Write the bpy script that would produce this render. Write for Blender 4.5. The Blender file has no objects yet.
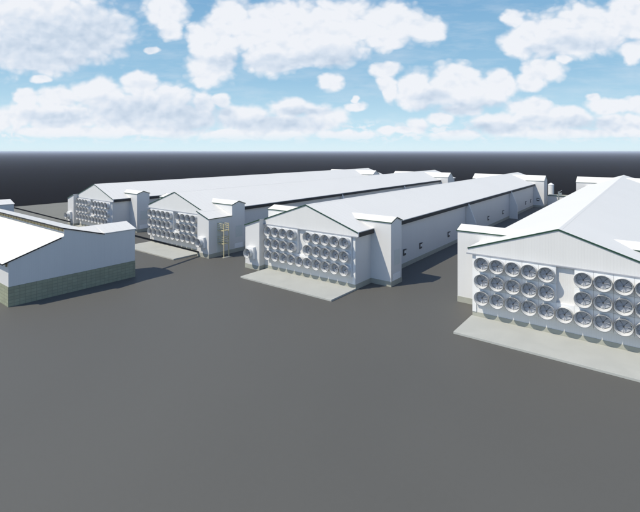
import bpy, bmesh, math, random
from mathutils import Vector
random.seed(7)
sc = bpy.context.scene
C = sc.collection
YAW, FPX, HCAM, HOR = -0.656, 431.78, 18.551, 151.6
Y0 = 48.775
SP = 32.6
XC = -40.038

# ------------------------------------------------------------------ materials
def newmat(name):
    m = bpy.data.materials.new(name); m.use_nodes = True
    nt = m.node_tree; b = nt.nodes['Principled BSDF']
    return m, nt, b
def N(nt, t, **k):
    n = nt.nodes.new(t)
    for a, v in k.items(): setattr(n, a, v)
    return n
def mathn(nt, op, a, b=None, c=None, clamp=False):
    n = N(nt, 'ShaderNodeMath', operation=op); n.use_clamp = clamp
    for i, v in enumerate((a, b, c)):
        if v is None: continue
        if isinstance(v, (int, float)): n.inputs[i].default_value = v
        else: nt.links.new(v, n.inputs[i])
    return n.outputs[0]
def mat_simple(name, col, rough=.5, metal=0, var=.08, scale=1.5, bump=0, bscale=20, spec=.5):
    m, nt, b = newmat(name)
    tc = N(nt, 'ShaderNodeTexCoord')
    no = N(nt, 'ShaderNodeTexNoise'); no.inputs['Scale'].default_value = scale; no.inputs['Detail'].default_value = 6
    nt.links.new(tc.outputs['Object'], no.inputs['Vector'])
    mx = N(nt, 'ShaderNodeMixRGB')
    mx.inputs[1].default_value = (*[c*(1-var) for c in col], 1); mx.inputs[2].default_value = (*[min(1, c*(1+var)) for c in col], 1)
    nt.links.new(no.outputs['Fac'], mx.inputs[0]); nt.links.new(mx.outputs[0], b.inputs['Base Color'])
    b.inputs['Roughness'].default_value = rough; b.inputs['Metallic'].default_value = metal
    b.inputs['Specular IOR Level'].default_value = spec
    if bump:
        n2 = N(nt, 'ShaderNodeTexNoise'); n2.inputs['Scale'].default_value = bscale; n2.inputs['Detail'].default_value = 4
        nt.links.new(tc.outputs['Object'], n2.inputs['Vector'])
        bp = N(nt, 'ShaderNodeBump'); bp.inputs['Strength'].default_value = bump; bp.inputs['Distance'].default_value = .05
        nt.links.new(n2.outputs['Fac'], bp.inputs['Height']); nt.links.new(bp.outputs[0], b.inputs['Normal'])
    return m
def mat_sheet(name, col, axis, period, rough=.45, groove=.06, bump=.5, streak=.05, dist=.02):
    """profiled metal sheet: ribs along one object axis combination, streaks of weathering"""
    m, nt, b = newmat(name)
    tc = N(nt, 'ShaderNodeTexCoord'); sp = N(nt, 'ShaderNodeSeparateXYZ')
    nt.links.new(tc.outputs['Object'], sp.inputs[0])
    if axis == 'xy': t = mathn(nt, 'ADD', sp.outputs[0], sp.outputs[1])
    elif axis == 'y': t = sp.outputs[1]
    else: t = sp.outputs[0]
    ph = mathn(nt, 'FRACT', mathn(nt, 'DIVIDE', t, period))
    tri = mathn(nt, 'ABSOLUTE', mathn(nt, 'SUBTRACT', ph, .5))      # 0.5 at the seam
    rib = mathn(nt, 'SMOOTH_MIN', mathn(nt, 'MULTIPLY', mathn(nt, 'SUBTRACT', tri, .34), 9), 1.0, .2)
    rib = mathn(nt, 'MAXIMUM', rib, 0.0)
    mp = N(nt, 'ShaderNodeMapping'); mp.inputs['Scale'].default_value = (1.3, 1.3, .12) if axis == 'xy' else (.15, .9, .15)
    nt.links.new(tc.outputs['Object'], mp.inputs[0])
    no = N(nt, 'ShaderNodeTexNoise'); no.inputs['Scale'].default_value = 1.2; no.inputs['Detail'].default_value = 7; no.inputs['Roughness'].default_value = .6
    nt.links.new(mp.outputs[0], no.inputs['Vector'])
    n2 = N(nt, 'ShaderNodeTexNoise'); n2.inputs['Scale'].default_value = .12; n2.inputs['Detail'].default_value = 3
    nt.links.new(tc.outputs['Object'], n2.inputs['Vector'])
    # value = 1 - groove*rib - streak*noise
    v = mathn(nt, 'SUBTRACT', 1.0, mathn(nt, 'MULTIPLY', rib, groove))
    v = mathn(nt, 'SUBTRACT', v, mathn(nt, 'MULTIPLY', no.outputs['Fac'], streak))
    v = mathn(nt, 'SUBTRACT', v, mathn(nt, 'MULTIPLY', n2.outputs['Fac'], streak))
    hs = N(nt, 'ShaderNodeHueSaturation'); hs.inputs['Color'].default_value = (*col, 1)
    nt.links.new(v, hs.inputs['Value']); nt.links.new(hs.outputs[0], b.inputs['Base Color'])
    bp = N(nt, 'ShaderNodeBump'); bp.inputs['Strength'].default_value = bump; bp.inputs['Distance'].default_value = dist
    nt.links.new(rib, bp.inputs['Height']); nt.links.new(bp.outputs[0], b.inputs['Normal'])
    b.inputs['Roughness'].default_value = rough
    return m
def mat_block(name, col, joint):
    m, nt, b = newmat(name)
    tc = N(nt, 'ShaderNodeTexCoord'); sp = N(nt, 'ShaderNodeSeparateXYZ'); nt.links.new(tc.outputs['Object'], sp.inputs[0])
    cb = N(nt, 'ShaderNodeCombineXYZ'); nt.links.new(mathn(nt, 'ADD', sp.outputs[0], sp.outputs[1]), cb.inputs[0]); nt.links.new(sp.outputs[2], cb.inputs[1])
    br = N(nt, 'ShaderNodeTexBrick'); br.offset = 0; br.inputs['Scale'].default_value = 1
    br.inputs['Brick Width'].default_value = .6; br.inputs['Row Height'].default_value = .4; br.inputs['Mortar Size'].default_value = .03
    br.inputs['Color1'].default_value = (*col, 1); br.inputs['Color2'].default_value = (*[c*.86 for c in col], 1); br.inputs['Mortar'].default_value = (*joint, 1)
    nt.links.new(cb.outputs[0], br.inputs['Vector'])
    no = N(nt, 'ShaderNodeTexNoise'); no.inputs['Scale'].default_value = 1.1; no.inputs['Detail'].default_value = 8
    nt.links.new(tc.outputs['Object'], no.inputs['Vector'])
    hs = N(nt, 'ShaderNodeHueSaturation'); nt.links.new(br.outputs['Color'], hs.inputs['Color'])
    nt.links.new(mathn(nt, 'ADD', mathn(nt, 'MULTIPLY', no.outputs['Fac'], .24), .88), hs.inputs['Value'])
    nt.links.new(hs.outputs[0], b.inputs['Base Color']); b.inputs['Roughness'].default_value = .9
    bp = N(nt, 'ShaderNodeBump'); bp.inputs['Strength'].default_value = .4; bp.inputs['Distance'].default_value = .02; bp.invert = True
    nt.links.new(br.outputs['Fac'], bp.inputs['Height']); nt.links.new(bp.outputs[0], b.inputs['Normal'])
    return m
def mat_ground(name, lo, hi, s1, s2, rough=.9, fine=0.15):
    m, nt, b = newmat(name)
    tc = N(nt, 'ShaderNodeTexCoord')
    a = N(nt, 'ShaderNodeTexNoise'); a.inputs['Scale'].default_value = s1; a.inputs['Detail'].default_value = 5; a.inputs['Distortion'].default_value = .6
    c = N(nt, 'ShaderNodeTexNoise'); c.inputs['Scale'].default_value = s2; c.inputs['Detail'].default_value = 8; c.inputs['Roughness'].default_value = .7
    for n in (a, c): nt.links.new(tc.outputs['Object'], n.inputs['Vector'])
    f = mathn(nt, 'ADD', mathn(nt, 'MULTIPLY', a.outputs['Fac'], .9), mathn(nt, 'MULTIPLY', c.outputs['Fac'], fine))
    mr = N(nt, 'ShaderNodeMapRange'); mr.inputs['From Min'].default_value = .3; mr.inputs['From Max'].default_value = .75
    nt.links.new(f, mr.inputs['Value'])
    mx = N(nt, 'ShaderNodeMixRGB'); mx.inputs[1].default_value = (*lo, 1); mx.inputs[2].default_value = (*hi, 1)
    nt.links.new(mr.outputs[0], mx.inputs[0]); nt.links.new(mx.outputs[0], b.inputs['Base Color'])
    b.inputs['Roughness'].default_value = rough; b.inputs['Specular IOR Level'].default_value = .2
    bp = N(nt, 'ShaderNodeBump'); bp.inputs['Strength'].default_value = .25; bp.inputs['Distance'].default_value = .03
    nt.links.new(c.outputs['Fac'], bp.inputs['Height']); nt.links.new(bp.outputs[0], b.inputs['Normal'])
    return m

M = dict(
    wall=mat_sheet('white_ribbed_wall', (.73, .73, .72), 'xy', .20, groove=.03, bump=.18, streak=.06, dist=.02),
    gable=mat_sheet('white_ribbed_gable', (.73, .73, .715), 'xy', .26, groove=.035, bump=.10, streak=.06, dist=.02),
    roof=mat_sheet('white_roof_sheet', (.80, .79, .755), 'y', 1.0, groove=.025, bump=.15, streak=.05, rough=.55),
    roofx=mat_sheet('white_roof_sheet_across', (.80, .79, .755), 'x', 1.0, groove=.025, bump=.15, streak=.05, rough=.55),
    plinth=mat_simple('concrete_plinth', (.37, .375, .32), .9, var=.14, scale=1.2, bump=.3),
    pad=mat_ground('concrete_pad', (.40, .41, .385), (.45, .46, .43), .35, 6, fine=.25),
    green=mat_simple('green_trim', (.012, .055, .03), .4),
    black=mat_simple('black_fascia', (.008, .010, .012), .7),
    panel=mat_simple('housing_sheet', (.76, .77, .77), .4, var=.04),
    cone=mat_simple('cone_fibreglass', (.65, .66, .66), .35, var=.06, scale=3),
    ring=mat_simple('rim_metal', (.06, .063, .068), .4, .6),
    blade=mat_simple('blade_steel', (.40, .42, .46), .55, 0, var=.1, scale=4),
    dark=mat_simple('dark_motor', (.035, .037, .04), .5),
    trim=mat_simple('grey_ledge', (.36, .38, .42), .4, .3),
    yellow=mat_simple('ochre_paint', (.58, .52, .32), .5, var=.12, scale=4),
    timber=mat_simple('ochre_timber', (.30, .25, .13), .7, var=.3, scale=3),
    block=mat_block('green_block', (.315, .335, .235), (.22, .235, .17)),
    hatch=mat_simple('pale_hatch', (.86, .87, .88), .35, var=.03),
    dull=mat_simple('dull_panel', (.60, .64, .62), .4, var=.04),
    belt=mat_simple('dark_conveyor', (.015, .016, .02), .6),
    silo=mat_simple('silo_white', (.80, .80, .78), .35, var=.05, scale=2),
    galv=mat_simple('galvanised', (.45, .50, .50), .4, .7),
    ground=mat_ground('asphalt_yard', (.093, .0925, .085), (.107, .1065, .098), .03, 3.0, fine=.35),
    sheen_ground=mat_ground('pale_sheen_ground', (.155, .155, .138), (.20, .20, .178), .05, 5.0, fine=.5),
    terrain=mat_ground('dark_plain', (.006, .006, .007), (.010, .010, .0115), .002, .02),
)

M['terrain'].node_tree.nodes['Principled BSDF'].inputs['Specular IOR Level'].default_value = 0
_b = M['ground'].node_tree.nodes['Principled BSDF']; _b.inputs['Specular IOR Level'].default_value = .3; _b.inputs['Roughness'].default_value = .62
# ------------------------------------------------------------------ mesh helpers
class MB:
    def __init__(s, mirror=1): s.bm = bmesh.new(); s.m = mirror
    def poly(s, vs, faces):
        v = [s.bm.verts.new((s.m*a, b, c)) for a, b, c in vs]
        for f in faces: s.bm.faces.new([v[i] for i in f])
        return s
    def box(s, x0, x1, y0, y1, z0, z1):
        return s.poly([(x0,y0,z0),(x1,y0,z0),(x1,y1,z0),(x0,y1,z0),(x0,y0,z1),(x1,y0,z1),(x1,y1,z1),(x0,y1,z1)],
                      [(0,3,2,1),(4,5,6,7),(0,1,5,4),(1,2,6,5),(2,3,7,6),(3,0,4,7)])
    def prism(s, pts, axis, a, b):
        """closed polygon pts in the plane normal to axis, extruded a..b; y: pts=(x,z), x: pts=(y,z)"""
        n = len(pts)
        if axis == 'y': A = [(p, a, q) for p, q in pts]; B = [(p, b, q) for p, q in pts]
        else: A = [(a, p, q) for p, q in pts]; B = [(b, p, q) for p, q in pts]
        return s.poly(A+B, [tuple(range(n)), tuple(range(2*n-1, n-1, -1))]+[(i, (i+1) % n, n+(i+1) % n, n+i) for i in range(n)])
    def lathe(s, prof, n=32, axis='y', c=(0,0,0), closed=False):
        """prof: (r, t) along the axis"""
        rings = []
        for r, t in prof:
            ring = []
            for k in range(n):
                a = 2*math.pi*k/n; u, w = r*math.cos(a), r*math.sin(a)
                p = (c[0]+u, c[1]+t, c[2]+w) if axis == 'y' else (c[0]+u, c[1]+w, c[2]+t)
                ring.append(s.bm.verts.new((s.m*p[0], p[1], p[2])))
            rings.append(ring)
        pairs = list(zip(rings, rings[1:]))
        if closed: pairs.append((rings[-1], rings[0]))
        for A, B in pairs:
            for k in range(n): s.bm.faces.new((A[k], A[(k+1) % n], B[(k+1) % n], B[k]))
        if not closed:
            if prof[0][0] > 1e-3: s.bm.faces.new(rings[0][::-1])
            if prof[-1][0] > 1e-3: s.bm.faces.new(rings[-1])
        return s
    def rod(s, p, q, r=.03, n=8):
        p, q = Vector(p), Vector(q); d = (q-p).normalized()
        u = d.orthogonal().normalized(); w = d.cross(u)
        A = []; B = []
        for k in range(n):
            a = 2*math.pi*k/n; o = (u*math.cos(a)+w*math.sin(a))*r
            A.append(tuple(p+o)); B.append(tuple(q+o))
        return s.poly(A+B, [tuple(range(n)), tuple(range(2*n-1, n-1, -1))]+[(i, (i+1) % n, n+(i+1) % n, n+i) for i in range(n)])
    def bar(s, p, q, w, h):
        """rectangular beam between two points, w across, h tall"""
        p, q = Vector(p), Vector(q); d = (q-p).normalized(); side = d.cross(Vector((0,0,1))).normalized()*w/2; up = side.cross(d).normalized()*h/2
        P = [p-side-up, p+side-up, p+side+up, p-side+up, q-side-up, q+side-up, q+side+up, q-side+up]
        return s.poly([tuple(v) for v in P], [(0,3,2,1),(4,5,6,7),(0,1,5,4),(1,2,6,5),(2,3,7,6),(3,0,4,7)])
    def build(s, name, mat, parent=None, smooth=False, bevel=0, label=None):
        bmesh.ops.recalc_face_normals(s.bm, faces=s.bm.faces)
        me = bpy.data.meshes.new(name); s.bm.to_mesh(me); s.bm.free()
        me.materials.append(mat)
        if smooth:
            for p in me.polygons: p.use_smooth = True
            me.set_sharp_from_angle(angle=math.radians(35))
        o = bpy.data.objects.new(name, me); C.objects.link(o)
        if parent: o.parent = parent
        if bevel:
            b = o.modifiers.new('bevel', 'BEVEL'); b.width = bevel; b.segments = 2; b.limit_method = 'ANGLE'
        if label: o['label'] = label
        return o
def empty(name, loc, label, cat, group=None):
    o = bpy.data.objects.new(name, None); C.objects.link(o); o.location = loc; o.empty_display_size = .5
    o['label'] = label; o['category'] = cat
    if group: o['group'] = group
    return o
def tag(o, label, cat, group=None):
    o['label'] = label; o['category'] = cat
    if group: o['group'] = group
def struct(o): o['kind'] = 'structure'; return o
def copy_tree(o, parent=None):
    c = o.copy(); C.objects.link(c)
    if parent: c.parent = parent; c.matrix_parent_inverse = o.matrix_parent_inverse.copy()
    for ch in [x for x in list(bpy.data.objects) if x.parent == o]: copy_tree(ch, c)
    return c

# ------------------------------------------------------------------ ground
def sheet(name, x0, x1, y0, y1, z, mat, th=0):
    b = MB(); b.box(x0, x1, y0, y1, z-th, z) if th else b.poly([(x0,y0,z),(x1,y0,z),(x1,y1,z),(x0,y1,z)], [(0,1,2,3)])
    return struct(b.build(name, mat))
sheet('terrain', -15000, 15000, -15000, 15000, -.30, M['terrain'])
sheet('ground', -170, 140, -70, 205, 0, M['ground'], .25)
sheet('sheen_ground', -169.9, -118.5, -69.9, 204.9, .006, M['sheen_ground'])  # lighter ground sheet: grazing sky reflection put into its colour

# ------------------------------------------------------------------ barns
HW, EX = 8.5, 9.0                 # wall half width, eave half width
SL = (10.835-7.80)/EX             # roof slope
LEN = 124.7
RT0, RT1 = 109.3, 114.8           # rear towers
OUT = 11.684
rz = lambda x: 10.835-SL*abs(x)

def cone_fan(parent, x, y, z, mir, depth=.95, box=.35, protos={}):
    """exhaust fan: square housing on the wall, flared cone, rotor, guard; first one is modelled, the rest share its meshes"""
    key = 'fan%s' % depth
    if key not in protos:
        h = MB(); h.box(-.785, .785, -box, 0, -.915, .915)
        ho = h.build('exhaust_fan', M['panel'], None, bevel=.02)
        e = MB(); y1 = -box; y2 = -depth-box*.4
        e.lathe([(.64, y1), (.655, y1*.5+y2*.5), (.705, y2), (.74, y2), (.74, y2+.03), (.715, y1*.45+y2*.55), (.70, y1)], 40, closed=True)
        eo = e.build('cone', M['cone'], ho, smooth=True)
        g = MB()
        g.lathe([(.735, y2-.03), (.76, y2-.02), (.76, y2+.02), (.735, y2-.004)], 40, closed=True)
        ri = g.build('rim', M['ring'], ho, smooth=True)
        q = MB(); yb = y1-.16
        for k in range(5):
            a = k*math.pi*.4+.25
            ca, sa = math.cos(a), math.sin(a)
            def P(r, t, dy): return (r*ca-t*sa, yb+dy, r*sa+t*ca)
            vs = [P(.09,-.06,.015), P(.09,.06,-.015), P(.54,.36,-.03), P(.54,-.30,.02)]
            vs2 = [(a_, b_+.012, c_) for a_, b_, c_ in vs]
            q.poly(vs+vs2, [(0,1,2,3),(7,6,5,4),(0,4,5,1),(1,5,6,2),(2,6,7,3),(3,7,4,0)])
        q.lathe([(.10, yb+.07), (.10, yb-.07)], 16)
        q.build('rotor', M['blade'], ho)
        t = MB(); ym = yb-.18
        t.lathe([(.065, ym-.08), (.065, ym+.12)], 14)
        mo = t.build('motor', M['dark'], ho)
        w = MB()
        for a in (0.0, math.pi/2):
            w.rod((.06*math.cos(a), ym, .09*math.sin(a)), (.63*math.cos(a), ym, .63*math.sin(a)), .014, 6)
            w.rod((-.09*math.cos(a), ym, -.09*math.sin(a)), (-.63*math.cos(a), ym, -.63*math.sin(a)), .018, 6)
        w.build('strut', M['blade'], ho)
        protos[key] = ho; o = ho; o.parent = parent
    else:
        o = copy_tree(protos[key], parent)
    o.location = (mir*x, y, z)
    return o

def make_barn(mir, X, label):
    g = empty('barn', (X, Y0, 0), label, 'barn', 'long white barns with fan walls')
    m = mir
    # walls
    w = MB(m); w.prism([(-HW,0),(HW,0),(HW,rz(HW)-.12),(0,10.71),(-HW,rz(HW)-.12)], 'y', 0, LEN)
    w.build('wall', M['wall'], g)
    p = MB(m); t = .035; H = .70
    p.box(HW, HW+t, 0, 4.02, 0, H); p.box(HW, HW+t, 7.15, RT0, 0, H); p.box(-HW-t, -HW, 7.15, RT0, 0, H)
    p.box(-HW, HW+t, -t, 0, 0, H)
    p.build('plinth', M['plinth'], g)
    # gable board proud of the fan wall
    gb = MB(m); gb.prism([(-HW+.003,7.22),(9.045,7.22),(9.045,rz(9.045)-.11),(0,10.72),(-HW+.003,rz(HW)-.11)], 'y', -.16, -.003)
    gb.build('gable', M['gable'], g)
    lg = MB(m); lg.box(-HW+.003, 9.10, -.42, -.003, 7.12, 7.217); lg.build('ledge', M['trim'], g)
    # corner trims beside the fans
    ct = MB(m); ct.box(HW-.42, HW+.02, -.09, -.037, .72, 7.1); ct.build('corner_panel', M['panel'], g)
    # roof
    r = MB(m)
    r.prism([(0,10.735),(EX,7.70),(EX,7.80),(0,10.835),(-EX,7.80),(-EX,7.70)], 'y', -.20, LEN+.3)
    ro = r.build('roof', M['roof'], g)
    rc = MB(m); rc.prism([(0,10.838),(.28,10.744),(.28,10.752),(0,10.848),(-.28,10.752),(-.28,10.744)], 'y', -.2, LEN+.3); rc.build('ridge_cap', M['roof'], ro)
    tr = MB(m)
    tr.prism([(0,10.69),(EX+.02,10.69-SL*(EX+.02)),(EX+.02,10.85-SL*(EX+.02)),(0,10.85),(-HW,10.85-SL*HW),(-HW,10.69-SL*HW)], 'y', -.245, -.203)
    tr.build('rake_trim', M['green'], ro)
    # dark fascia under the long eaves
    f = MB(m)
    for a, b in ((-.155, 4.0), (7.17, RT0-.03)):
        f.box(HW+.003, EX+.03, a if a > 0 else -.002, b, 7.10, 7.697)
    f.box(-EX-.03, -HW-.003, 7.17, RT0-.03, 7.10, 7.697)
    f.build('eave_fascia', M['black'], g)
    # side towers, front and rear, both sides
    for sx in (1, -1):
        for (y0, y1, te, tr_, xin) in ((4.026, 7.143, 8.864, 9.414, 4.2), (RT0, RT1, 8.87, 10.50, 1.2)):
            if sx == -1 and y0 < 10: lean = True
            else: lean = False
            ym = (y0+y1)/2; ov = .07
            s = MB(m*sx)
            s.prism([(y0,0),(y1,0),(y1,te-.10),(ym,tr_-.10),(y0,te-.10)], 'x', HW-.3, OUT)
            # upper part running back into the roof
            so = s.build('side_tower', M['wall'], g)
            s2 = MB(m*sx); s2.prism([(y0,7.3),(y1,7.3),(y1,te-.10),(ym,tr_-.10),(y0,te-.10)], 'x', xin+.4, HW-.303); s2.build('dormer_wall', M['wall'], so)
            s3 = MB(m*sx); sl = (tr_-te)/(ym-y0)
            zt = te-ov*sl
            s3.prism([(y0-ov,zt-.08),(ym,tr_-.08),(y1+ov,zt-.08),(y1+ov,zt),(ym,tr_),(y0-ov,zt)], 'x', xin-.2, OUT+.10)
            s3.build('tower_roof', M['roofx'], so)
            s4 = MB(m*sx)
            s4.prism([(y0-ov-.02,zt-.15),(ym,tr_-.13),(y1+ov+.02,zt-.15),(y1+ov+.02,zt+.02),(ym,tr_+.025),(y0-ov-.02,zt+.02)], 'x', OUT+.103, OUT+.135)
            s4.box(5.9 if y0 < 10 else 5.95, OUT+.10, y0-ov-.035, y0-ov-.002, zt-.13, zt+.012)
            s4.build('tower_trim', M['green'], so)
            s5 = MB(m*sx)
            if not lean: s5.box(HW+.04, OUT, y0-.035, y0, 0, .70)
            s5.box(OUT, OUT+.035, y0-(.035 if not lean else 0), y1+.035, 0, .70); s5.box(HW+.04, OUT, y1, y1+.035, 0, .70)
            s5.build('tower_plinth', M['plinth'], so)
            if y0 < 10:
                q = MB(m*sx); q.box(OUT, OUT+.05, 4.65, 6.60, .72, 1.62); q.build('lower_hatch', M['hatch'], so)
                q = MB(m*sx); q.box(OUT, OUT+.03, 4.90, 6.55, 2.75, 4.85); q.build('upper_panel', M['dull'], so)
    # lean-to fan room on one side, stepping forward of the fan wall
    lx = -OUT; yf = -1.215
    l = MB(m); l.prism([(-HW+.0,0),(lx,0),(lx,rz(OUT)-.11),(-HW,rz(HW)-.11)], 'y', yf, 4.02)
    lo = l.build('side_room', M['wall'], g)
    l = MB(m); l.prism([(-HW+.15,rz(HW-.15)-.10),(lx-.1,rz(OUT+.1)-.10),(lx-.1,rz(OUT+.1)+.002),(-HW+.15,rz(HW-.15)+.002)], 'y', yf-.12, -.25); l.build('side_roof', M['roof'], lo)
    l = MB(m); l.prism([(-EX-.035,rz(EX+.035)-.10),(lx-.1,rz(OUT+.1)-.10),(lx-.1,rz(OUT+.1)+.002),(-EX-.035,rz(EX+.035)+.002)], 'y', -.25, 4.0); l.build('side_roof', M['roof'], lo)
    l = MB(m); l.prism([(-HW+.16,rz(HW-.16)-.14),(lx-.12,rz(OUT+.12)-.14),(lx-.12,rz(OUT+.12)+.02),(-HW+.16,rz(HW-.16)+.02)], 'y', yf-.165, yf-.123)
    l.box(lx-.135, lx-.103, yf-.12, 3.98, rz(OUT+.1)-.13, rz(OUT+.1)+.005); l.build('side_roof_trim', M['green'], lo)
    l = MB(m); l.box(lx-.035, -HW+.035, yf-.035, yf, 0, .7); l.box(lx-.035, lx, yf, 4.026, 0, .7); l.box(-HW, -HW+.035, yf, -.035, 0, .7); l.build('side_plinth', M['plinth'], lo)
    l = MB(m); l.box(lx-.03, lx, .55, 1.65, .72, 6.1); l.build('side_panel', M['dull'], lo)
    # buttress fins along the long walls
    for sx in (1, -1):
        for yy in (43.2, 78.5):
            b = MB(m*sx); b.prism([(HW+.04,0),(10.65,0),(10.65,3.45),(9.04,7.55),(HW+.04,7.09)] if False else [(HW+.036,0),(10.65,0),(10.65,3.45),(9.10,7.45),(9.036,7.45),(9.036,7.09),(HW+.036,7.09)], 'y', yy, yy+.35)
            b.build('buttress', M['wall'], g)
    # small wall vents on the visible long side
    vy = [14.36, 20.45, 33.3, 46.1, 59.0, 71.9, 84.8, 97.9, 104.8]
    vside = 1 if m == 1 else -1
    first = None
    for yy in vy + ['t']:
        if first is None:
            v = MB(); v.box(0, .12, -.42, .42, -.50, .50); vo = v.build('wall_vent', M['dark'], g, bevel=.02)
            a = MB(); a.box(.10, .16, -.24, .30, -.14, .30); a.build('vent_grille', M['hatch'], vo)
            a = MB(); a.lathe([(.20, .0), (.24, .1)], 4) if False else a.box(.10, .30, -.44, .44, .44, .502); a.build('vent_hood', M['dark'], vo)
            first = vo
        else: vo = copy_tree(first, g)
        if yy == 't':
            vo.location = (m*vside*(HW+1.3) if False else (9.9), RT0, 2.6); vo.rotation_euler = (0, 0, -math.pi/2)
        else: vo.location = (HW+.002, yy, 2.42)
    # fans
    for row, z in enumerate((6.28, 4.44, 2.60)):
        for k in range(10):
            x = 7.27-1.58*k
            if k == 5 and row < 2: continue
            cone_fan(g, x, -.003, z, m)
    cone_fan(g, -10.11, yf-.003, 2.67, m, depth=1.0, box=.5)
    # concrete pad in front
    return g
barnC = make_barn(1, XC, 'long white barn in the middle of the yard, its full fan wall facing the camera')
barnD = make_barn(-1, XC+SP, 'largest and nearest white barn, its fan wall cut off by the right edge')
barnA = copy_tree(barnC); barnA.location = (XC-2*SP, Y0, 0); barnA['label'] = 'farthest left white barn, partly hidden behind the green-based building'
barnB = copy_tree(barnD); barnB.location = (XC-SP, Y0, 0); barnB['label'] = 'white barn with the ochre platform tower standing against its right side wall'
barnB.name = 'barn'

for X, s in ((XC-2*SP, 1), (XC-SP, -1), (XC, 1), (XC+SP, -1)):
    x0, x1 = (-7.9, 8.62) if s == 1 else (-8.62, 7.9)
    b = MB(); b.box(X+x0, X+x1, Y0-5.65, Y0-.04, .004, .24)
    struct(b.build('pavement', M['pad'], bevel=.02))

# ------------------------------------------------------------------ ochre access platforms on barn B
XB = XC-SP
wl = XB+OUT+.04
t = empty('platform_tower', (wl, 49.5, 0), 'ochre steel platform tower with two railed decks against the blue-shaded barn wall', 'platform')
def L(*a): return a
X1 = 1.64; D = 1.1
b = MB()
for x, y in ((X1, 0), (X1, D)): b.box(x-.055, x+.055, y-.055, y+.055, .05, 5.95)
b.build('post', M['yellow'], t)
for z in (4.72, 2.44):
    b = MB(); b.box(0, X1-.06, -.05, D+.05, z-.12, z); do = b.build('deck', M['yellow'], t)
    b = MB()
    for h in (.42, .78, 1.14):
        b.rod((0, -.02, z+h), (X1-.04, -.02, z+h), .042); b.rod((0, D+.02, z+h), (X1-.04, D+.02, z+h), .042)
    for h in (.42, .78, 1.14): b.rod((X1, .04, z+h), (X1, D-.04, z+h), .042)
    for x in (.06, .85):
        for y in (-.02, D+.02): b.rod((x, y, z), (x, y, z+1.14), .025)
    b.build('railing', M['yellow'], do)
b = MB()
for k in range(15): b.rod((.5, .30, .35+k*.3), (.5, .72, .35+k*.3), .018)
b.rod((.5, .30, .1), (.5, .30, 4.7), .025); b.rod((.5, .72, .1), (.5, .72, 4.7), .025); b.build('ladder', M['yellow'], t)
b = MB(); b.box(X1-.25, X1+.25, -.25, D+.25, .004, .05); b.build('base_plate', M['pad'], t)

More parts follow.
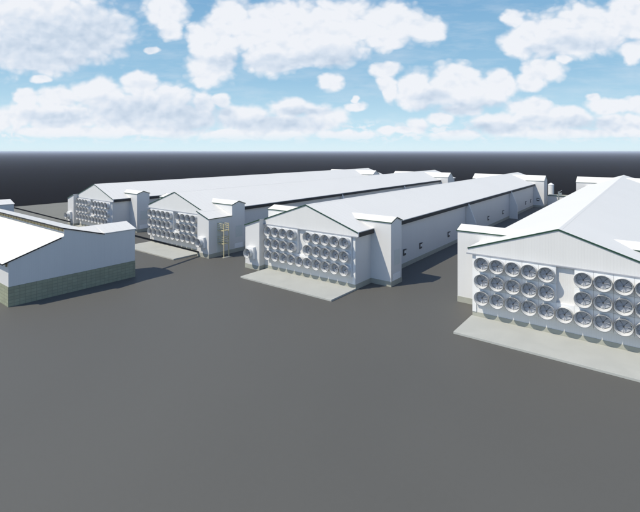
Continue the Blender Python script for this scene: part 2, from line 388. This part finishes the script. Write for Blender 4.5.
# ------------------------------------------------------------------ service building (block base, stepped roof)
def make_service():
    XE, YE = -60.8, 18.12
    t = empty('service_building', (XE, YE, 0), 'low building with green block base and stepped white roof at the left edge', 'building')
    W = -78.0            # length towards -x
    y1, y2, y3 = 24.25-YE, 29.5-YE, 34.0-YE
    b = MB(); b.prism([(0,2.40),(y2,2.40),(y2,7.00),(y1+.55,8.30),(y1+.55,7.55),(y1,7.40),(0,5.36)], 'x', W, 0); b.build('wall', M['wall'], t)
    b = MB(); b.prism([(y1,7.402),(y1+.548,7.5505),(y1+.548,8.30),(y1,8.46)], 'x', -.05, 0); b.build('end_cheek', M['wall'], t)
    b = MB(); b.prism([(-.03,0),(y2,0),(y2,2.398),(-.03,2.398)], 'x', W, .03); b.build('block_base', M['block'], t)
    s1 = (7.54-5.28)/(6.13+.6)
    lo = lambda y: 5.48+s1*y
    b = MB(); b.prism([(-.62,lo(-.62)-.10),(y1-.002,lo(y1)-.10),(y1-.002,lo(y1)),(-.62,lo(-.62))], 'x', W-.1, .06); b.prism([(y1-.002,lo(y1)-.10),(y1+.548,lo(y1)-.05),(y1+.548,lo(y1+.548)),(y1-.002,lo(y1))], 'x', W-.1, -.053); r1 = b.build('front_roof', M['roofx'], t)
    b = MB(); b.prism([(-.66,lo(-.66)-.15),(y1-.32,lo(y1-.32)-.15),(y1-.32,lo(y1-.32)+.01),(-.66,lo(-.66)+.01)], 'x', .063, .10)
    b.box(W-.1, .10, -.665, -.625, lo(-.66)-.14, lo(-.66)-.0); b.build('roof_edge', M['black'], r1)
    # ochre clerestory band under the upper roof edge
    b = MB(); b.box(W, -.053, y1+.50, y1+.547, lo(y1)+.32, 8.30); b.build('clerestory_band', M['timber'], t)
    k = -.6; bt = None
    while k > -46:
        if bt is None:
            b = MB(); b.box(-.05, .05, y1+.44, y1+.497, lo(y1)+.32, 8.28); o = bt = b.build('clerestory_batten', M['timber'], t)
        else: o = bt.copy(); C.objects.link(o)
        o.location.x = k; k -= 1.2
    s2 = (8.60-7.09)/(29.5-24.25)
    up = lambda y: 8.60-s2*(y-y1)
    b = MB(); b.prism([(y1-.10,up(y1-.10)-.10),(y2+.12,up(y2+.12)-.10),(y2+.12,up(y2+.12)),(y1-.10,up(y1-.10))], 'x', W-.1, .10); r2 = b.build('rear_roof', M['roofx'], t)
    b = MB(); b.box(W-.1, .10, y1-.135, y1-.103, up(y1-.10)-.17, up(y1-.10)+.01)
    b.prism([(y1-.10,up(y1-.10)-.14),(y2-.0,up(y2)-.14),(y2-.0,up(y2)+.01),(y1-.10,up(y1-.10)+.01)], 'x', .103, .13); b.build('rear_roof_edge', M['black'], r2)
    # rafter tails under the front eave
    k = -.5; n = 0
    rt = None
    while n < 14:
        if rt is None:
            b = MB(); b.box(-.07, .07, -.55, -.003, lo(-.3)-.34, lo(-.3)-.16); b.box(-.06, .06, -.16, -.003, lo(-.3)-.62, lo(-.3)-.343); o = rt = b.build('rafter_tail', M['timber'], t)
        else: o = rt.copy(); C.objects.link(o)
        o.location.x = k; k -= 1.9; n += 1
    # two rear bays with gabled roofs running back
    for x in (0, -49.9):
        hw = 2.7
        b = MB(); b.prism([(x,2.40),(x,7.00),(x-hw,7.82),(x-2*hw,7.00),(x-2*hw,2.40)], 'y', y2+.003, y3); bo = b.build('rear_bay', M['wall'], t)
        b = MB(); b.box(x-2*hw-.03, x+.03, y2+.003, y3+.03, 0, 2.398); b.build('bay_base', M['block'], bo)
        b = MB(); b.prism([(x+.12,7.06),(x+.12,7.14),(x-hw,7.99),(x-2*hw-.12,7.14),(x-2*hw-.12,7.06),(x-hw,7.90)], 'y', y2-.06, y3+.14); b.prism([(x-.02,6.95),(x-.02,7.085),(x-hw,7.99),(x-2*hw+.02,7.085),(x-2*hw+.02,6.95)], 'y', y2-2.9, y2-.063); b.build('bay_roof', M['roof'], bo)
    return t
make_service()

# ------------------------------------------------------------------ conveyors from the rear bays to the barns
def conveyor(p, q, label):
    d = (Vector(q)-Vector(p))
    t = empty('conveyor', p, label, 'conveyor', 'dark conveyors from the service building to the barns')
    b = MB(); b.bar((0,0,0), tuple(d), .42, .26); b.build('conveyor_trough', M['belt'], t)
    b = MB(); s = d.cross(Vector((0,0,1))).normalized()*.24
    for k in (-1, 1): b.rod(tuple(s*k+Vector((0,0,.10))), tuple(d+s*k+Vector((0,0,.10))), .05)
    b.build('side_rail', M['belt'], t)
conveyor((-63.45, 34.02, 6.10), (-63.95, 47.52, .72), 'dark sloping conveyor ending at the fan room of the barn with the ochre platforms')
conveyor((-113.4, 34.02, 6.30), (-115.6, 47.5, .95), 'dark sloping conveyor at far left, ending at the farthest left barn')

# ------------------------------------------------------------------ rear: corridor, silo, pipe
x0, x1 = XC+OUT+.05, XC+SP-OUT-.05
t = empty('link_corridor', (x0, 168, 0), 'low white corridor linking the middle and right barns at their far ends', 'corridor')
W = x1-x0; y0 = -4.0
b = MB(); b.box(0, W, y0, 0, .0, 3.6); b.build('wall', M['wall'], t)
b = MB(); b.box(-.0, W, y0-.15, .15, 3.603, 3.72); b.build('roof', M['plinth'], t)
b = MB(); b.box(0, W, y0-.20, y0-.153, 3.52, 3.76); b.build('roof_trim', M['green'], t)
t = empty('feed_silo', (-30.75, 185, 0), 'small white domed silo standing behind the corridor between the barns', 'silo')
b = MB(); b.lathe([(1.0, .4), (1.0, 5.75)], 28, 'z'); b.build('tank', M['silo'], t, smooth=True)
b = MB(); b.lathe([(1.04, 5.752), (1.04, 5.84), (.78, 6.18), (.3, 6.42), (.2, 6.55), (0.0005, 6.56)], 28, 'z'); b.build('dome', M['silo'], t, smooth=True)
b = MB(); b.lathe([(1.08, 0), (1.08, .397)], 28, 'z'); b.build('footing', M['plinth'], t)
t = empty('vent_pipe', (-25.0, 163.8, 0), 'thin galvanised pipe with a bent head in front of the far corridor', 'pipe')
b = MB(); b.rod((0,0,0), (0,0,5.1), .14, 12); b.build('pipe', M['galv'], t)
b = MB(); b.box(.16, .95, -.25, .25, 3.95, 4.75); b.rod((.14,0,4.9), (1.0,0,5.6), .08); b.build('head_box', M['galv'], t)

# ------------------------------------------------------------------ haze
b = MB(); b.box(-15500, 15500, -15500, 15500, -1.3, 20.0)
hz = b.build('haze', None) if False else None
mh = bpy.data.materials.new('haze_air'); mh.use_nodes = True; nt = mh.node_tree
nt.nodes.remove(nt.nodes['Principled BSDF'])
pv = nt.nodes.new('ShaderNodeVolumePrincipled'); pv.inputs['Color'].default_value = (.80, .86, 1.0, 1); pv.inputs['Density'].default_value = .00022; pv.inputs['Anisotropy'].default_value = 0
nt.links.new(pv.outputs[0], nt.nodes['Material Output'].inputs['Volume'])
hz = b.build('haze', mh); hz['kind'] = 'stuff'
hz.display_type = 'WIRE'

# ------------------------------------------------------------------ sun
sd = Vector((.39, .64, -1.0)).normalized()      # direction the light travels
ld = bpy.data.lights.new('sun', 'SUN'); ld.energy = 4.3; ld.angle = math.radians(.5); ld.color = (1.0, .92, .775)
lo = bpy.data.objects.new('sun', ld); C.objects.link(lo); lo.location = (0, 0, 60)
lo.rotation_euler = sd.to_track_quat('-Z', 'Y').to_euler()
elev = math.asin(-sd.z)

# ------------------------------------------------------------------ world: Nishita sky and procedural cumulus
w = bpy.data.worlds.new('World'); sc.world = w; w.use_nodes = True; nt = w.node_tree; nt.nodes.clear()
sky = N(nt, 'ShaderNodeTexSky', sky_type='NISHITA'); sky.sun_disc = False
sky.sun_elevation = elev; sky.sun_rotation = math.atan2(-sd.x, -sd.y)
sky.altitude = 0; sky.air_density = 1.0; sky.dust_density = .3; sky.ozone_density = 4.0
bg = N(nt, 'ShaderNodeBackground'); bg.inputs['Strength'].default_value = .15
nt.links.new(sky.outputs[0], bg.inputs['Color'])
F = Vector((math.sin(YAW), math.cos(YAW), 0)); R = Vector((math.cos(YAW), -math.sin(YAW), 0))
BL = [(15,26,80,46),(78,32,54,38),(40,60,50,17),(102,32,26,22),(165,10,23,18),(170,27,13,14),(196,35,12,14),(152,51,8,4),
 (215,48,26,34),(207,68,21,18),(232,18,22,22),(280,28,52,32),(335,24,50,28),(390,25,42,23),(424,28,22,18),(275,58,34,17),(320,52,50,17),
 (331,82,14,10),(355,106,11,6),(354,99,4,5),(40,79,11,5),(26,98,13,10),(20,118,14,14),(58,98,26,12),(98,92,30,18),(140,86,22,15),(165,98,32,18),(60,116,46,17),
 (130,112,56,21),(205,106,12,13),(222,102,9,7),(185,118,40,14),(240,119,30,13),(290,108,26,13),(322,118,27,13),(285,126,62,10),
 (386,68,16,9),(388,85,10,18),(415,85,18,20),(455,82,34,20),(440,94,45,13),(420,98,26,12),(480,95,32,18),(500,84,20,16),(462,110,24,8),
 (513,18,12,10),(518,42,18,15),(545,34,36,22),(590,28,52,26),(632,18,30,30),(565,46,46,13),(636,50,15,13),
 (542,70,24,11),(528,79,18,10),(563,60,8,5),(528,108,26,13),(505,124,38,11),(560,118,40,13),(612,105,28,9),(594,97,8,5),(636,104,20,10),(625,122,34,11),
 (440,119,14,6),(388,131,9,5),(416,126,13,9),(402,130,12,5),(0,122,16,12),(60,131,66,6),(150,131,70,7),(250,134,70,6),(345,134,36,5),(455,134,34,5),(560,134,70,6),(632,133,28,6)]
def blob_group(name, blobs, k):
    grp = bpy.data.node_groups.new(name, 'ShaderNodeTree')
    grp.interface.new_socket('P', in_out='INPUT', socket_type='NodeSocketVector'); grp.interface.new_socket('D', in_out='OUTPUT', socket_type='NodeSocketFloat')
    gi = grp.nodes.new('NodeGroupInput'); go = grp.nodes.new('NodeGroupOutput'); acc = None
    for cx, cy, rx, ry in blobs:
        U, V = (cx-320)/FPX, (HOR-cy)/FPX; sx, sy = FPX/rx, FPX/ry
        ma = grp.nodes.new('ShaderNodeVectorMath'); ma.operation = 'MULTIPLY_ADD'
        ma.inputs[1].default_value = (sx, sy, 0); ma.inputs[2].default_value = (-U*sx, -V*sy, 0)
        grp.links.new(gi.outputs[0], ma.inputs[0])
        le = grp.nodes.new('ShaderNodeVectorMath'); le.operation = 'LENGTH'; grp.links.new(ma.outputs[0], le.inputs[0])
        if acc is None: acc = le.outputs['Value']
        else:
            mn = grp.nodes.new('ShaderNodeMath'); mn.operation = 'SMOOTH_MIN'; mn.inputs[2].default_value = k
            grp.links.new(acc, mn.inputs[0]); grp.links.new(le.outputs['Value'], mn.inputs[1]); acc = mn.outputs[0]
    grp.links.new(acc, go.inputs[0]); return grp
# grey undersides, where each big cloud turns away from the sun
UN = [(60,44,110,34),(100,28,44,24),(230,62,26,12),(330,60,60,14),(285,62,40,10),(150,112,70,18),(60,118,40,10),(190,122,50,9),(275,124,60,9),(300,112,30,7),
 (460,108,50,9),(430,98,20,9),(590,44,50,9),(545,52,25,8),(500,128,50,6),(590,124,55,8),(536,122,20,6),(222,112,14,6)]
grp = blob_group('cloud_field', BL, .22); grp_un = blob_group('cloud_underside', UN, .4)
tc = N(nt, 'ShaderNodeTexCoord')
def vdot(a, v):
    n = N(nt, 'ShaderNodeVectorMath', operation='DOT_PRODUCT'); nt.links.new(a, n.inputs[0]); n.inputs[1].default_value = tuple(v); return n.outputs['Value']
D = tc.outputs['Generated']
df = mathn(nt, 'MAXIMUM', vdot(D, F), .05)
u = mathn(nt, 'DIVIDE', vdot(D, R), df); v = mathn(nt, 'DIVIDE', vdot(D, (0,0,1)), df)
cb = N(nt, 'ShaderNodeCombineXYZ'); nt.links.new(u, cb.inputs[0]); nt.links.new(v, cb.inputs[1])
P = cb.outputs[0]
def noise(vec, scale, detail, rough=.5, yscale=1.0, off=(0,0,0)):
    mp = N(nt, 'ShaderNodeMapping'); mp.inputs['Scale'].default_value = (1, yscale, 1); mp.inputs['Location'].default_value = off
    nt.links.new(vec, mp.inputs[0])
    n = N(nt, 'ShaderNodeTexNoise'); n.inputs['Scale'].default_value = scale; n.inputs['Detail'].default_value = detail; n.inputs['Roughness'].default_value = rough
    nt.links.new(mp.outputs[0], n.inputs['Vector']); return n
def vm(op, a, b=None, c=None):
    n = N(nt, 'ShaderNodeVectorMath', operation=op)
    for i, x in enumerate((a, b, c)):
        if x is None: continue
        if isinstance(x, tuple): n.inputs[i].default_value = x
        else: nt.links.new(x, n.inputs[i])
    return n.outputs[0]
# domain warp
wn = noise(P, 9, 4, .55, 1.5)
warp = vm('MULTIPLY_ADD', wn.outputs['Color'], (.05, .035, 0), (-.025, -.0175, 0))
Pw = vm('ADD', P, warp)
g = N(nt, 'ShaderNodeGroup'); g.node_tree = grp; nt.links.new(Pw, g.inputs[0])
gu = N(nt, 'ShaderNodeGroup'); gu.node_tree = grp_un; nt.links.new(Pw, gu.inputs[0])
def puffs(vec):
    puff = noise(vec, 10, 3, .5, 1.25)
    mp = N(nt, 'ShaderNodeMapping'); mp.inputs['Scale'].default_value = (1, 1.35, 1); nt.links.new(vec, mp.inputs[0])
    vo = N(nt, 'ShaderNodeTexVoronoi', feature='F1', voronoi_dimensions='2D'); vo.inputs['Scale'].default_value = 24
    vo.inputs['Detail'].default_value = 1; vo.inputs['Roughness'].default_value = .55; vo.inputs['Lacunarity'].default_value = 2.3
    nt.links.new(mp.outputs[0], vo.inputs['Vector'])
    e = mathn(nt, 'MULTIPLY', mathn(nt, 'SUBTRACT', puff.outputs['Fac'], .37), .95)
    p2 = noise(vec, 48, 3, .55, 1.3, (3, 1, 0)); e = mathn(nt, 'ADD', e, mathn(nt, 'MULTIPLY', mathn(nt, 'SUBTRACT', p2.outputs['Fac'], .5), .17))
    return mathn(nt, 'ADD', e, mathn(nt, 'MULTIPLY', mathn(nt, 'SUBTRACT', .42, vo.outputs['Distance']), .30))
n0 = puffs(Pw); n1 = puffs(vm('ADD', Pw, (-.005, .016, 0)))
f0 = mathn(nt, 'ADD', mathn(nt, 'SUBTRACT', 1.0, g.outputs[0]), n0)
gen = noise(P, 4.5, 6, .6, 2.0, (5, 2, 0))
outside = mathn(nt, 'MAXIMUM', mathn(nt, 'MULTIPLY', mathn(nt, 'SUBTRACT', v, .37), 12, clamp=True), mathn(nt, 'MULTIPLY', mathn(nt, 'SUBTRACT', mathn(nt, 'ABSOLUTE', u), .78), 10, clamp=True))
fg = mathn(nt, 'MULTIPLY', mathn(nt, 'SUBTRACT', gen.outputs['Fac'], .66), 5)
fg = mathn(nt, 'SUBTRACT', mathn(nt, 'MULTIPLY', mathn(nt, 'ADD', fg, 1.2), outside), 1.2)
ft = mathn(nt, 'MAXIMUM', f0, fg)
mk = N(nt, 'ShaderNodeMapRange', interpolation_type='SMOOTHSTEP'); mk.inputs['From Min'].default_value = -.16; mk.inputs['From Max'].default_value = .36
nt.links.new(ft, mk.inputs['Value'])
ci = noise(P, 5, 6, .6, 5.0, (1, 7, 0))
cir = mathn(nt, 'MULTIPLY', mathn(nt, 'SUBTRACT', ci.outputs['Fac'], .48), 1.3, clamp=True)
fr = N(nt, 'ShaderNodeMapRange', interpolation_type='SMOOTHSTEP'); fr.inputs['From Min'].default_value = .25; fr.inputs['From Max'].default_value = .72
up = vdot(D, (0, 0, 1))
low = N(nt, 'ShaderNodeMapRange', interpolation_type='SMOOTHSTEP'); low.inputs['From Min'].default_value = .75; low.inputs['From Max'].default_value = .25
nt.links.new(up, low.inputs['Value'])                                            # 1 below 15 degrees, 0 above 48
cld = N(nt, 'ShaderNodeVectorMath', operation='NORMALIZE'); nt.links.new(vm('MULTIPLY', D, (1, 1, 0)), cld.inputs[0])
nt.links.new(vdot(cld.outputs[0], F), fr.inputs['Value'])                          # veil and cirrus only ahead; sky out of view darkened to shape the fill
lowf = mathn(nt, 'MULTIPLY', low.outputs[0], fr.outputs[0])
mask = mathn(nt, 'MAXIMUM', mathn(nt, 'MULTIPLY', mk.outputs[0], .97), mathn(nt, 'MULTIPLY', mathn(nt, 'MULTIPLY', cir, .8), lowf))
lb = noise(Pw, 30, 5, .55, 2.2, (2, 3, 0))
bm1 = N(nt, 'ShaderNodeMapRange', interpolation_type='SMOOTHSTEP'); bm1.inputs['From Min'].default_value = .085; bm1.inputs['From Max'].default_value = .045; nt.links.new(v, bm1.inputs['Value'])
lbm = N(nt, 'ShaderNodeMapRange', interpolation_type='SMOOTHSTEP'); lbm.inputs['From Min'].default_value = .47; lbm.inputs['From Max'].default_value = .60; nt.links.new(lb.outputs['Fac'], lbm.inputs['Value'])
mask = mathn(nt, 'MAXIMUM', mask, mathn(nt, 'MULTIPLY', mathn(nt, 'MULTIPLY', lbm.outputs[0], bm1.outputs[0]), .8))
# shading: puffs bright towards the sun, undersides blue-grey
un = N(nt, 'ShaderNodeMapRange', interpolation_type='SMOOTHSTEP'); un.inputs['From Min'].default_value = 1.35; un.inputs['From Max'].default_value = .3
nt.links.new(gu.outputs[0], un.inputs['Value'])
sh = mathn(nt, 'ADD', mathn(nt, 'MULTIPLY', mathn(nt, 'SUBTRACT', n0, n1), 1.05), .93)
sh = mathn(nt, 'SUBTRACT', sh, mathn(nt, 'MULTIPLY', un.outputs[0], .60), clamp=True)
cr = N(nt, 'ShaderNodeValToRGB'); nt.links.new(sh, cr.inputs[0])
e = cr.color_ramp.elements; e[0].position = .0; e[0].color = (.50, .61, .75, 1); e[1].position = .9; e[1].color = (.89, .91, .955, 1)
em = cr.color_ramp.elements.new(.45); em.color = (.70, .775, .88, 1)
hf = N(nt, 'ShaderNodeMapRange', interpolation_type='SMOOTHSTEP'); hf.inputs['From Min'].default_value = 0.012; hf.inputs['From Max'].default_value = .045
nt.links.new(v, hf.inputs['Value'])
mask = mathn(nt, 'MULTIPLY', mask, mathn(nt, 'ADD', mathn(nt, 'MULTIPLY', hf.outputs[0], .95), .05))
# bright low air: a pale blue veil over the Nishita sky, strongest at the horizon, gone overhead
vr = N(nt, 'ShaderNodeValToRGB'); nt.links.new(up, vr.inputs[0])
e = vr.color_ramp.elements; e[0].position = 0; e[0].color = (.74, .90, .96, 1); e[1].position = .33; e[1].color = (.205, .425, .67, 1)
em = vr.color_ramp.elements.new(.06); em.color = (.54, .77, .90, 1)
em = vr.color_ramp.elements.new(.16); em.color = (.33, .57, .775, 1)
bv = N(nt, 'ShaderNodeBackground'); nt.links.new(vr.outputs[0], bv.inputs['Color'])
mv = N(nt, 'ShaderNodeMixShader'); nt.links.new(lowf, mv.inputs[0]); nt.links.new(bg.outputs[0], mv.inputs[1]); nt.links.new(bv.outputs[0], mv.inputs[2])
bc = N(nt, 'ShaderNodeBackground'); nt.links.new(cr.outputs[0], bc.inputs['Color']); bc.inputs['Strength'].default_value = 1.0
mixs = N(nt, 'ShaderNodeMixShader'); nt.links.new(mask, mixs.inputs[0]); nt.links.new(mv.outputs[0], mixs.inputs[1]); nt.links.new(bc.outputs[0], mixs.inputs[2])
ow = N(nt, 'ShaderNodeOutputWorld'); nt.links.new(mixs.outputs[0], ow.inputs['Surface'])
try: w.cycles.sampling_method = 'NONE'
except Exception: pass

# ------------------------------------------------------------------ camera
cd = bpy.data.cameras.new('camera'); cam = bpy.data.objects.new('camera', cd); C.objects.link(cam)
cam.location = (0, 0, HCAM); cam.rotation_euler = (math.pi/2, 0, -YAW)
cd.sensor_width = 36; cd.sensor_fit = 'HORIZONTAL'; cd.lens = FPX/640*36; cd.shift_y = -(256-HOR)/640
cd.clip_start = .5; cd.clip_end = 50000
sc.camera = cam
sc.render.engine = 'CYCLES'
sc.cycles.max_bounces = 6; sc.cycles.diffuse_bounces = 2; sc.cycles.glossy_bounces = 2; sc.cycles.volume_bounces = 0
vs = sc.view_settings; vs.view_transform = 'Standard'; vs.look = 'None'; vs.exposure = 0; vs.gamma = 1; vs.use_curve_mapping = False
